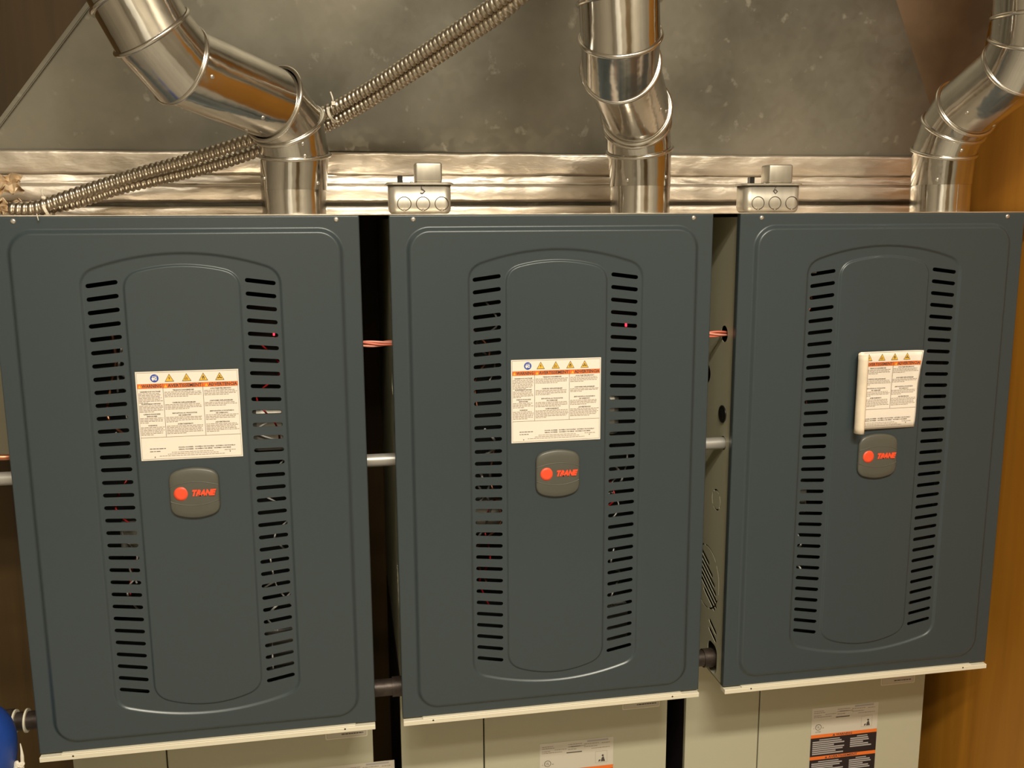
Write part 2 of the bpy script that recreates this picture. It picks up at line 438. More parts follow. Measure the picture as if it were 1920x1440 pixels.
def cabinet(t):
    bm = bmesh.new(); x0, x1 = .005, W-.005; d = .70
    bx(bm, x0, x1, d, d+.0015, .004, H-.004)              # back
    bx(bm, x0, x1, .018, d, H-.0055, H-.004)              # top
    bx(bm, x0, x1, .016, d, .004, .0055)                  # bottom
    bx(bm, x0, x0+.016, .0165, .018, .010, H-.006); bx(bm, x1-.016, x1, .0165, .018, .010, H-.006)   # front returns
    bmesh.ops.recalc_face_normals(bm, faces=bm.faces); finish('cabinet', bm, M_CAB, t)
    side_plate('side_panel', x0, .0012, t); side_plate('side_panel', x1, .0012, t)
    bm = bmesh.new(); bx(bm, x0+.0045, x0+.0055, .048, .168, .078, .372); bmesh.ops.recalc_face_normals(bm, faces=bm.faces)
    finish('slit_shade_sheet', bm, M_DARK, t)  # added dark sheet, stands in for the shade inside the slits
    # bright bottom edge
    bm = bmesh.new(); bx(bm, .001, W-.001, -.0035, .016, 0, .0085); bx(bm, .034, W-.034, -.0028, .010, .0085, .0112)
    bevel(bm, .0007, 1)
    for x in (.052, W-.052):
        bm2 = [bm.verts.new((x+.0016*cos(a), -.00362, .0062+.0016*sin(a))) for a in [2*pi*k/10 for k in range(10)]]
        f = bm.faces.new(bm2); f.material_index = 1; f.normal_update()
        if f.normal.y > 0: f.normal_flip()
    finish('bottom_lip', bm, [M_LIP, M_BLACK], t)
def rnd_wire(parent, rnd, m, r, x0, x1, z0, z1, y0=.05, y1=.11, n=5, name='wire'):
    P = [Vector((rnd.uniform(x0, x1), rnd.uniform(y0, y1), z0+(z1-z0)*k/(n-1))) for k in range(n)]
    bm = bmesh.new(); sweep(bm, spline(P, 6), r, 6); return finish(name, bm, m, parent)
def innards(t, seed):
    rnd = random.Random(seed)
    bm = bmesh.new()
    bx(bm, .02, W-.02, .17, .172, .02, H-.02); bx(bm, .10, .20, .12, .17, .20, .33); bx(bm, .34, .44, .125, .17, .12, .24)
    bmesh.ops.recalc_face_normals(bm, faces=bm.faces); finish('inner_partition', bm, M_DARK, t)
    bm = bmesh.new(); bx(bm, .125, .20, .10, .15, .30, .36); bx(bm, .14, .19, .085, .10, .31, .34); bevel(bm, .004); finish('gas_valve', bm, M_BOX, t)
    bm = bmesh.new(); bx(bm, .35, .43, .09, .16, .07, .15); bevel(bm, .008); finish('burner_box', bm, M_ROD, t)
    bm = bmesh.new(); bx(bm, .345, .41, .095, .155, .47, .55); bevel(bm, .012); finish('pressure_switch', bm, M_BOX, t)
    cb = bmesh.new(); bx(cb, .355, .43, .10, .104, .60, .73); o = finish('control_board', cb, M_STKD, t)
    bm = bmesh.new(); zz = ZS[{0: 5, 1: 4, 2: 4}[seed % 3]]
    if seed % 3 == 2: bx(bm, .149, .1515, .03, .034, zz-.002, zz+.002)
    else: bx(bm, .396, .3985, .03, .034, ZS[4]-.006, ZS[4]+.006)
    finish('indicator_light', bm, mat('red_led', (1, .02, .02), .4, emit=(1, .02, .04), estr=4), o)
    for k in range(7):
        m = rnd.choice([M_WIREW, M_WIREW, M_WIRER, M_ROD, M_COPPER]); a = rnd.uniform(.1, .6)
        rnd_wire(t, rnd, m, rnd.uniform(.0014, .0024), .125, .185, a, a+rnd.uniform(.1, .25))
    for k in range(5):
        m = rnd.choice([M_WIREW, M_WIRER, M_WIREW, M_ROD]); a = rnd.uniform(.08, .55)
        rnd_wire(t, rnd, m, rnd.uniform(.0014, .0022), .355, .415, a, a+rnd.uniform(.1, .2))
    if seed % 3 == 0:                                      # thin red-tipped lead crossing behind a right slot
        P = [Vector((.350, .035, ZS[14]-.001)), Vector((.372, .03, ZS[14])), Vector((.41, .045, ZS[14]+.001))]
        bm = bmesh.new(); sweep(bm, spline(P[:2], 4), .0026, 8, mi=0); sweep(bm, spline(P[1:], 4), .002, 8, mi=1)
        finish('igniter_lead', bm, [M_RED, M_WIREW], t)
    if seed % 3 == 2:
        bm = bmesh.new(); bx(bm, .143, .158, .03, .04, ZS[0]-.003, ZS[0]+.004); bevel(bm, .001); finish('wire_connector', bm, M_TIE, t)
def screws(t, pts, r=.0042, name='screw'):
    for p, n in pts:
        bm = bmesh.new(); dome(bm, Vector(p), Vector(n), r, r*.55); finish(name, bm, M_SCREW, t)
# --- the warning label drawn on a 0.152 x 0.1395 sheet
LW, LH = .152, .1395
def triangle_sign(F, cx, cz, s, kind, y):
    F.poly([(cx-s/2-.0006, cz-s*.42-.0004), (cx+s/2+.0006, cz-s*.42-.0004), (cx, cz+s*.46+.0008)], M_INK, y)
    F.poly([(cx-s/2+.0005, cz-s*.42+.0003), (cx+s/2-.0005, cz-s*.42+.0003), (cx, cz+s*.46-.0006)], M_YEL, y-.0001)
    y2 = y-.0002; q = s*.1
    if kind == 0:
        F.poly([(cx+.1*q, cz+2.4*q), (cx-1.1*q, cz-.6*q), (cx-.1*q, cz-.4*q), (cx-.5*q, cz-3.2*q), (cx+1.1*q, cz+.3*q), (cx+.1*q, cz+.1*q)], M_INK, y2)
    elif kind == 1:
        for k in range(3): F.poly([(cx+(-1.6+k*1.3)*q, cz-3*q), (cx+(-1.0+k*1.3)*q, cz-3*q), (cx+(-.7+k*1.0)*q, cz+(1.6-k*.8)*q), (cx+(-1.2+k*1.0)*q, cz+(1.2-k*.8)*q)], M_INK, y2)
        F.rect(cx-2.4*q, cx-1.9*q, cz-3*q, cz-.6*q, M_INK, y2)
    elif kind == 2:
        F.poly([(cx-1.1*q, cz-3*q), (cx+1.1*q, cz-3*q), (cx+1.5*q, cz-1.2*q), (cx+.7*q, cz+.6*q), (cx+.1*q, cz+2.4*q), (cx-.3*q, cz+.8*q), (cx-.9*q, cz+1.2*q), (cx-1.5*q, cz-1*q)], M_INK, y2)
        F.poly([(cx-.5*q, cz-2.7*q), (cx+.5*q, cz-2.7*q), (cx+.5*q, cz-1.4*q), (cx, cz-.4*q), (cx-.5*q, cz-1.5*q)], M_YEL, y2-.0001)
    else:
        F.poly(circ(cx, cz+.6*q, .8*q, 10), M_INK, y2)
        F.line(cx-2.4*q, cz-2.4*q, cx+1*q, cz-.6*q, .7*q, M_INK, y2); F.line(cx+2.4*q, cz-2.4*q, cx-1*q, cz-.6*q, .7*q, M_INK, y2-.00005)
        F.line(cx-2.8*q, cz-1.2*q, cx+2.8*q, cz-1.4*q, .5*q, M_INK, y2-.0001)
def label_art(F, full=True, seed=1):
    """coordinates run 0..LW, 0..LH; y in front of the sheet"""
    rnd = random.Random(seed); y = -.0003
    X = lambda u: u*LW
    Z = lambda v: LH*(1-v)
    u0 = 0.012 if full else .262
    for (a, b, c, d) in ((u0, .012, .988, .012), (u0, .985, .988, .985), (.988, .012, .988, .985)) + (((.012, .012, .012, .985),) if full else ()):
        F.line(X(a), Z(b), X(c), Z(d), .0004, M_INKL, y)
    if full:
        F.poly(circ(X(.182), Z(.075), .0062, 20), M_BLUE, y)
        F.poly(circ(X(.168), Z(.078), .0021, 10), M_PAPER, y-.0001); F.rect(X(.182), X(.205), Z(.098), Z(.062), M_PAPER, y-.0001)
        F.line(X(.160), Z(.055), X(.206), Z(.050), .0008, M_PAPER, y-.00015); F.rect(X(.160), X(.176), Z(.100), Z(.09), M_PAPER, y-.0002)
        F.rect(X(.190), X(.199), Z(.086), Z(.074), M_BLUE, y-.0003)
    for k, u in enumerate((.325, .492, .655, .815)): triangle_sign(F, X(u), Z(.076), .0125, k, y)
    F.rect(X(u0), X(.988), Z(.187), Z(.135), M_ORANGE, y)
    F.line(X(.258), Z(.135), X(.258), Z(.735), .0005, M_INK, y-.0001); F.line(X(.645), Z(.135), X(.645), Z(.735), .0005, M_INK, y-.0001)
    F.line(X(u0), Z(.738), X(.988), Z(.738), .0005, M_INKL, y-.0001)
    heads = [('WARNING', .055, .245), ('AVERTISSEMENT', .305, .635), ('ADVERTENCIA', .700, .982)]
    if not full: heads = heads[1:]
    for s, a, b in heads:
        F.text(s, X(a), Z(.178), .0072, M_INK, y-.0002, width=X(b-a), bold=.00018)
        F.poly([(X(a-.035), Z(.181)), (X(a-.005), Z(.181)), (X(a-.020), Z(.147))], M_YEL, y-.0002)
    cols = [(.018, .250, [(.215, 'HAZARDOUS VOLTAGE!', 7), (.352, 'FLAMMABLE VAPORS!', 5), (.468, 'CARBON MONOXIDE', 0), (.492, 'EXPOSURE!', 4), (.595, 'WARNING!', 6)]),
            (.268, .637, [(.205, 'TENSION DANGEREUSE!', 4), (.345, 'VAPEURS INFLAMMABLES!', 4), (.465, 'EXPOSITION AU MONOXYDE', 0), (.489, 'DE CARBONE!', 4), (.588, 'AVERTISSEMENT!', 6)]),
            (.655, .980, [(.200, '¡VOLTAJE PELIGROSO!', 4), (.338, '¡VAPORES INFLAMABLES!', 3), (.455, '¡EXPOSICIÓN A MONÓXIDO', 0), (.479, 'DE CARBONO!', 4), (.582, '¡ADVERTENCIA!', 6)])]
    if not full: cols = cols[1:]
    for a, b, rows in cols:
        for v, s, n in rows:
            wd = min(X(b-a)*.97, len(s)*.00165)
            F.text(s, X((a+b)/2), Z(v+.014), .0026, M_INK, y-.0001, 'CENTER', width=wd, bold=.00006)
            for k in range(n):
                e = b if k < n-1 else a+(b-a)*rnd.uniform(.3, .8)
                F.scribble(X(a), X(e-rnd.uniform(0, .03)), Z(v+.031+k*.0168), M_INKL, y-.0001, .00075, rnd)
    if full:
        F.scribble(X(.09), X(.245), Z(.872), M_INK, y, .0010, rnd); F.scribble(X(.09), X(.19), Z(.902), M_INK, y, .0009, rnd)
    lo = .37 if full else .32
    F.text('MODEL NUMBER · NUMÉRO DE MODÈLE · NÚMERO DE MODELO', X(lo), Z(.868), .0025, M_INK, y, width=X(.93-lo), bold=.00005)
    F.text('SERIAL NUMBER · NUMÉRO DE SÉRIE · NÚMERO DE SERIE', X(lo), Z(.892), .0025, M_INK, y, width=X(.885-lo), bold=.00005)
    for k, (a, b) in enumerate(((.30, .72), (.26, .76), (.18, .82))):
        F.scribble(X(max(a, u0+.03)), X(b), Z(.918+k*.019), M_INKL, y, .0007, rnd)
    F.scribble(X(.82), X(.94), Z(.915), M_INKL, y, .0008, rnd)
    pts = [(.875, .934)] + ([(.135, .966)] if full else [])
    for u, v in pts: F.poly([(X(u-.006), Z(v-.008)), (X(u+.006), Z(v-.008)), (X(u), Z(v+.010))], M_INK, y)
def label_flat(t, x0, z0, seed):
    F = Flat(); F.mi(M_PAPER)
    bm = bmesh.new(); bx(bm, x0, x0+LW, -.0052, -.0044, z0, z0+LH); bmesh.ops.recalc_face_normals(bm, faces=bm.faces)
    lab = finish('warning_label', bm, M_PAPER, t)
    label_art(F, True, seed)
    F.done('printing', lab, lambda v: (x0+v.x, v.y-.0053, z0+v.z))
    return lab
def label_peeled(t):
    xr, z0 = .3445, .4860
    uc = .235*LW
    def mp(v):
        s = v.x
        if s >= uc:
            lift = .0045*((LW-s)/(LW-uc)) + .0012*sin(v.z*60)
            curl = .006*max(0, (s-LW*.90)/(LW*.10))**2*max(0, (v.z-LH*.55)/(LH*.45))
            return (xr-(LW-s)+.004*(v.z/LH-.5)*(s/LW), -.0062-lift-curl+v.y, z0+v.z)
        # the peeled left third rolls forward over itself
        r = .0098; a = (uc-s)/r
        cx = xr-(LW-uc)-.0005; cyy = -.0107-r
        return (cx - r*sin(a)*(1-.05*a), cyy + r*cos(a), z0+v.z-.0035*min(1, a))
    bm = bmesh.new(); nx, nz = 60, 14; g = []
    for i in range(nx+1):
        g.append([bm.verts.new(mp(Vector((LW*i/nx, 0, LH*k/nz)))) for k in range(nz+1)])
    for i in range(nx):
        for k in range(nz):
            f = bm.faces.new((g[i][k], g[i+1][k], g[i+1][k+1], g[i][k+1])); f.smooth = True
            f.material_index = 1 if LW*i/nx < uc-.001 else 0
    lab = finish('warning_label', bm, [M_PAPER, M_PBACK], t)
    so = lab.modifiers.new('thickness', 'SOLIDIFY'); so.thickness = .0003; so.offset = 0
    lab['label'] = 'warning label peeled and rolled forward at its left side'
    F = Flat(); label_art(F, False, 5)
    F.done('printing', lab, lambda v: Vector(mp(v)) + Vector((0, -.0003, 0)), True)
def badge(t, cx):
    zt, zb = .4765, .3945; hw = .0375
    out = barrel(-hw, hw, zb, zt, .009, .0085, .012)
    zc = (zt+zb)/2
    bm = bmesh.new(); prev = None
    for sc, h in ((1, 0), (1, .0028), (.975, .0046), (.93, .0056), (.75, .0066), (.5, .0072), (.25, .0075)):
        cur = [bm.verts.new((cx+x*sc, -.0045-h, zc+(z-zc)*sc)) for x, z in out]
        if prev:
            for i in range(len(cur)):
                f = bm.faces.new((prev[i], prev[(i+1) % len(cur)], cur[(i+1) % len(cur)], cur[i])); f.smooth = h > .003
        prev = cur
    bm.faces.new(prev)
    def hgt(x, z):
        s = max(abs(x)/hw, abs(z-zc)/((zt-zb)/2)); return -.0045 - (.0076-.0022*s*s)
    for z0, sag in ((.4545, .0075), (.4165, -.0075)):
        P = []
        for k in range(25):
            x = -hw*.97+2*hw*.97*k/24; z = z0 - sag*(x/hw)**2; P.append(Vector((cx+x, hgt(x, z)+.0002, z)))
        sweep(bm, P, .0008, 6)
    bmesh.ops.recalc_face_normals(bm, faces=bm.faces)
    b = finish('badge', bm, M_BADGE, t)
    bm = bmesh.new(); dome(bm, Vector((cx-.0195, -.0117, .4362)), Vector((0, -1, 0)), .0112, .0009, 32, 2)
    finish('red_disc', bm, M_RED, b)
    vs, fs = text_mesh('TRANE', .0125, extrude=.0006, shear=.35, bold=.0009, res=3)
    x0 = min(v.x for v in vs); x1 = max(v.x for v in vs); k = .0365/(x1-x0)
    bm = bmesh.new(); bv = [bm.verts.new((cx-.0030+(v.x-x0)*k, -.0125-v.z, .4325+v.y)) for v in vs]
    for f in fs:
        try: bm.faces.new([bv[i] for i in f])
        except ValueError: pass
    bmesh.ops.recalc_face_normals(bm, faces=bm.faces)
    finish('lettering', bm, M_RED, b)
FL = ['dark slate furnace at the left, white warning label flat on its door',
      'dark slate furnace in the middle, white warning label flat on its door',
      'dark slate furnace at the right, its white warning label peeling and rolled at the left']
for i, x in enumerate(UX):
    t = empty('furnace', FL[i], 'furnace', (x, 0, BZ), 'gas furnaces in a row')
    d = link('door', door_mesh(), M_DOOR, t)
    screws(d, [((.038, .002, .8572), (0, -1, 0)), ((W-.035, .002, .8575), (0, -1, 0))])
    cabinet(t); innards(t, i)
    screws(t, [((.005, .020, z), (-1, 0, 0)) for z in (.80, .62, .50, .40, .25, .12, .035)] +
              [((W-.005, .020, z), (1, 0, 0)) for z in (.75, .55, .33, .10)], .0022, 'side_screw')
    if i < 2: label_flat(t, .1915, .4905, i)
    else: label_peeled(t)
    badge(t, (.2673, .2698, .2735)[i])
    # rubber grommet in the side hole
    bm = bmesh.new(); n = 20
    P = [Vector((.0045, .058+.0150*cos(2*pi*k/n), .5105+.0150*sin(2*pi*k/n))) for k in range(n)]
    rg = []
    for sc, xx in ((1.06, .0042), (1.06, .0030), (.93, .0022), (.80, .0040), (.55, .0034), (.2, .0030)):
        rg.append([bm.verts.new((xx, .058+.0150*sc*cos(2*pi*k/n), .5105+.0150*sc*sin(2*pi*k/n))) for k in range(n)])
    for a, b in zip(rg, rg[1:]):
        for k in range(n): bm.faces.new((a[k], a[(k+1) % n], b[(k+1) % n], b[k])).smooth = True
    bm.faces.new(rg[-1]); bmesh.ops.recalc_face_normals(bm, faces=bm.faces)
    finish('grommet', bm, M_BLACK, t)

# ------------------------------------------------------------------ coil cases under the furnaces
def coil_case(i, x):
    YC = .15
    t = empty('coil_case', ['beige sheet metal cabinet under the left furnace, only a corner of its sticker in view',
                            'beige sheet metal cabinet under the middle furnace, its sticker cut off by the frame',
                            'beige sheet metal cabinet under the right furnace, sticker with orange bands on it'][i], 'cabinet', (x, 0, 0), 'coil cabinets under the furnaces')
    seam = .162 if i != 2 else .146
    x0, x1 = .003 if i != 2 else -.012, W-.004 if i < 2 else W-.020
    top = BZ
    for a, b in ((x0, seam-.0012), (seam+.0012, x1)):
        bm = bmesh.new(); bx(bm, a, b, YC, YC+.012, .05, top-.004); bevel(bm, .0015); finish('front_panel', bm, M_CAB, t)
    bm = bmesh.new(); bx(bm, x0+.001, x1-.001, YC+.0125, .70, .001, top-.001); bx(bm, x0+.001, x1-.001, YC+.002, YC+.012, .001, .048)
    bmesh.ops.recalc_face_normals(bm, faces=bm.faces); finish('casing', bm, M_STKD, t)
    # small plate just below the furnace edge
    F = Flat(); F.mi(M_STK); a, b = at((608, 1165, 1650)[i], 1300, YC).x-x, 0
    a = (-.0655, .5105, 1.0700)[i]-x; b = a+.078; zt = BZ-.070; zb = BZ-(.1005+.004*(i == 2))
    F.poly(rrect(a, b, zb, zt, .003, 3), M_LIP, YC-.0004); F.poly(rrect(a+.0025, b-.0025, zb+.0025, zt-.0025, .002, 3), M_STKG, YC-.0006)
    F.poly(rrect(a+.0032, b-.0032, zb+.0032, zt-.0032, .002, 3), M_STK, YC-.0008)
    F.scribble(a+.03, b-.008, zb+.008, M_INK, YC-.001, .002, random.Random(i))
    F.done('nameplate', t)
    # rating sticker
    ax = (-.0885, .3439, .9185)[i]-x; sw = .1494; zt = BZ-(.1550 if i < 2 else .1400)
    y = YC-.0005; F = Flat(); rnd = random.Random(9+i)
    F.rect(ax, ax+sw, zt-.26, zt, M_STK, y)
    S = lambda u: ax+u*sw
    y -= .0002
    for u0, u1, v in ((.03, .18, .006), (.03, .20, .010), (.03, .14, .016), (.38, .57, .006), (.42, .55, .011), (.38, .62, .011), (.60, .80, .008), (.84, .95, .009),
                      (.20, .36, .0145), (.38, .50, .0165), (.60, .78, .014), (.03, .30, .0195), (.70, .95, .019)):
        F.scribble(S(u0), S(u1), zt-v-.002, M_INKL, y, .0013, rnd)
    F.rect(S(.64), S(.93), zt-.0058, zt-.0022, M_STKG, y); F.rect(S(.36), S(.57), zt-.0255, zt-.0235, M_INK, y)
    c = (S(.105), zt-.0435)                                    # the round listing mark
    F.poly(circ(*c, .0068, 22), M_INK, y); F.poly(circ(*c, .0057, 22), M_STK, y-.0001)
    F.text('UL', c[0], c[1]-.0026, .0075, M_INK, y-.0002, 'CENTER', bold=.0001, width=.0062)
    F.text('c', c[0]-.0100, c[1]-.003, .005, M_INK, y-.0002, 'CENTER'); F.text('us', c[0]+.0105, c[1]-.003, .005, M_INK, y-.0002, 'CENTER')
    F.text('LISTED', c[0], c[1]-.0115, .0034, M_INK, y-.0002, 'CENTER', width=.0125)
    q0, q1, qz0, qz1 = S(.755), S(.915), zt-.053, zt-.0285       # framed pictogram
    for l in ((q0, qz0, q1, qz0), (q0, qz1, q1, qz1), (q0, qz0, q0, qz1), (q1, qz0, q1, qz1)): F.line(*l, .0004, M_INKL, y)
    F.poly([(q0+.011, qz0+.002), (q0+.020, qz0+.002), (q0+.018, qz0+.009), (q0+.0165, qz0+.013), (q0+.013, qz0+.010)], M_INK, y)
    F.poly(circ(q0+.0150, qz0+.0150, .0022, 10), M_INK, y-.0001); F.poly([(q0+.006, qz0+.002), (q0+.010, qz0+.003), (q0+.0105, qz0+.007), (q0+.007, qz0+.006)], M_INK, y)
    z = zt-.0600; words = ['WARNING', 'AVERTISSEMENT', 'ADVERTENCIA']
    for k, hgt in enumerate((.042, .060, .060)):
        F.rect(ax, ax+sw, z-.0075, z, M_ORANGE, y)
        wd = (.036, .066, .056)[k]; F.text(words[k], ax+sw*(.50), z-.0062, .0070, M_INK, y-.0001, 'CENTER', width=wd, bold=.0002)
        F.poly([(ax+sw*.5-wd/2-.008, z-.0063), (ax+sw*.5-wd/2-.002, z-.0063), (ax+sw*.5-wd/2-.005, z-.0013)], M_INK, y-.0001)
        z -= .0075; F.rect(ax, ax+sw, z-hgt, z, M_STKD, y)
        for c0, c1, n in ((.03, .52, 7), (.60, .94, 5)):
            zz = z-.006
            F.rect(S(c0+.10), S(c1-.08), zz, zz+.0022, M_STKG, y-.0001); zz -= .0045
            for q in range(n+(k > 0)*2):
                F.rect(S(c0), S(c1-rnd.uniform(0, .07)-(.12 if q % 3 == 2 else 0)), zz-.0004, zz+.0026, M_STKG, y-.0001); zz -= .0045
        z -= hgt
    F.done('rating_sticker', t)
for i, x in enumerate(UX): coil_case(i, x)

# ------------------------------------------------------------------ duct plenum behind and above
KP = -.27; ZP = .975+BZ; YP = .25
def pp(px, py): return at(px, py, YP, KP, ZP)
pl = empty('duct_plenum', 'large tapered galvanized sheet metal duct leaning above and behind the three furnaces', 'duct', (.3, YP, BZ+.868))
OFF = Vector(pl.location)
def prism(bm, front, depth, mi=0):
    """front outline (points) pushed back by depth"""
    a = [bm.verts.new(p-OFF) for p in front]; b = [bm.verts.new(p+Vector((0, depth, 0))-OFF) for p in front]
    n = len(a); bm.faces.new(a).material_index = mi; bm.faces.new(b[::-1]).material_index = mi
    for i in range(n): bm.faces.new((a[i], b[i], b[(i+1) % n], a[(i+1) % n])).material_index = mi
def up_to(p, q, z):                                    # continue the line p->q to height z
    return p + (q-p)*((z-p.z)/(q.z-p.z))
ZT = CEIL-.75
l0, l1 = pp(0, 240), pp(180, 0); r0, r1 = pp(1745, 200), pp(1680, 0)
TL, TR = up_to(l0, l1, ZT), up_to(r0, r1, ZT)
BL, BR = up_to(l1, l0, ZP), up_to(r1, r0, ZP)
bm = bmesh.new(); nx, nz = 40, 24; g = []
for i in range(nx+1):
    row = []
    for k in range(nz+1):
        a = BL.lerp(BR, i/nx); b = TL.lerp(TR, i/nx); p = a.lerp(b, k/nz)
        d = (noise.noise(Vector((p.x*2.2, 0, p.z*2.2)))*.006)*sin(pi*i/nx)*sin(pi*k/nz)
        row.append(bm.verts.new(p+Vector((0, d, 0))-OFF))
    g.append(row)
for i in range(nx):
    for k in range(nz): bm.faces.new((g[i][k], g[i+1][k], g[i+1][k+1], g[i][k+1])).smooth = True
o = finish('front_sheet', bm, M_PLEN, pl)
# facet that turns back towards the right wall
bm = bmesh.new(); ta = math.tan(math.radians(8))
def back_to(p, X): return Vector((X, p.y+(X-p.x)*ta, p.z))
XF = XR-.006
prs = [BR, TR, back_to(TR, XF), back_to(BR, XF)]
prism(bm, [p+Vector((0, .0, 0)) for p in prs], .004); bmesh.ops.recalc_face_normals(bm, faces=bm.faces); finish('side_facet', bm, mat('brown_reflection_sheet', (.22, .165, .11), .5, .6, nscale=12, namt=.15), pl)  # brown put into the colour for the wood wall's reflection
bm = bmesh.new()                                       # left return with folded seam
dl = (TL-BL).normalized(); nl = Vector((-dl.z, 0, dl.x)).normalized()*-1
if nl.x > 0: nl = -nl
prism(bm, [BL+Vector((0, .001, 0)), TL+Vector((0, .001, 0)), TL+Vector((0, .001, 0))+nl*.0015, BL+Vector((0, .001, 0))+nl*.0015], .42)
bmesh.ops.recalc_face_normals(bm, faces=bm.faces); finish('left_return', bm, M_PLEN, pl)
bm = bmesh.new()
prism(bm, [BL+Vector((0, -.006, 0))-nl*.0005, TL+Vector((0, -.006, 0))-nl*.0005, TL+Vector((0, -.006, 0))+nl*.008, BL+Vector((0, -.006, 0))+nl*.008], .005)
bmesh.ops.recalc_face_normals(bm, faces=bm.faces); bmesh.ops.bevel(bm, geom=list(bm.edges), offset=.0015, segments=2, affect='EDGES'); finish('folded_seam', bm, M_PLEN, pl)
bm = bmesh.new()                                       # square collar standing on the furnaces
bx(bm, -.78, 1.235, YP+.006, .72, BZ+H+.002, ZP+.004)
for v in bm.verts: v.co -= OFF
bmesh.ops.recalc_face_normals(bm, faces=bm.faces); finish('base_collar', bm, M_PLEN, pl)
bm = bmesh.new()                                       # sheet closing the gaps between the furnaces from above
bx(bm, -.78, 1.235, .004, YP+.006, BZ+H+.0003, BZ+H+.0018)
for v in bm.verts: v.co -= OFF
bmesh.ops.recalc_face_normals(bm, faces=bm.faces); finish('base_flange', bm, M_FOIL, pl)
def strip(name, x0, x1, z0, z1, y, bulge, amp, seed, mtl, top=0.0, nz=5):
    bm = bmesh.new(); nx = int((x1-x0)/.008); g = []
    for i in range(nx+1):
        x = x0+(x1-x0)*i/nx; row = []
        e0 = noise.noise(Vector((x*14, seed, 0)))*amp*.6; e1 = noise.noise(Vector((x*11, seed+7, 0)))*amp*.6
        for k in range(nz+1):
            v = k/nz; z = z0+e0+(z1+e1-z0-e0)*v
            d = bulge*sin(pi*v) + noise.noise(Vector((x*22, seed*3+v*1.5, 0)))*amp + noise.noise(Vector((x*70, seed+v*4, 2)))*amp*.35
            row.append(bm.verts.new(Vector((x, y-d-top*v, z))-OFF))
        g.append(row)
    for i in range(nx):
        for k in range(nz): bm.faces.new((g[i][k], g[i+1][k], g[i+1][k+1], g[i][k+1])).smooth = True
    o = finish(name, bm, mtl, pl); s = o.modifiers.new('thickness', 'SOLIDIFY'); s.thickness = .0006; s.offset = 0; return o
strip('base_strip', -.76, 1.165, BZ+.8655, BZ+.8815, YP-.020, .0015, .0012, 1, M_FOIL)
strip('foil_tape', -.76, 1.165, BZ+.8885, BZ+.9205, YP-.006, .0028, .0015, 2, M_FOIL)
strip('foil_tape', -.76, 1.165, BZ+.9205, BZ+.9385, YP-.0035, -.002, .0016, 3, M_FOIL, top=-.004)
strip('foil_tape', -.76, 1.150, BZ+.9370, BZ+.9760, YP-.0015, .0012, .0022, 4, M_FOIL, top=.004, nz=8)
# crumpled ends of tape at the left
for k, (px, py, w_, h_) in enumerate(((4, 345, .030, .030), (14, 386, .034, .016), (2, 395, .02, .014))):
    c = at(px, py, .19); bm = bmesh.new(); g = []; n = 12
    for a in range(n+1):
        g.append([bm.verts.new(c+Vector(((a/n-.5)*w_*2, noise.noise(Vector((a*.45, b*.5, k*3)))*.02, (b/8-.5)*h_ + noise.noise(Vector((a*.5, b*.4, k+9)))*.010))) for b in range(9)])
    for a in range(n):
        for b in range(8): bm.faces.new((g[a][b], g[a+1][b], g[a+1][b+1], g[a][b+1])).smooth = False
    o = finish('crumpled_foil', bm, mat('tan_foil', (.66, .52, .36), .45, .6))
    tag(o, ['crumpled foil tape end at the left edge beside the plenum base strips', 'crumpled tan foil lying where the conduit meets the left furnace top',
            'small crumpled foil scrap lowest at the left edge on the furnace top'][k], 'foil tape', 'crumpled tape ends at the left edge')
# duct drop at the far left behind the furnace
bm = bmesh.new(); bx(bm, -.98, -.545, .34, .74, BZ+.42, BZ+.862); bevel(bm, .004)
tag(finish('return_duct', bm, mat('olive_duct_metal', (.17, .15, .10), .5)), 'olive duct box behind the left edge of the left furnace', 'duct')

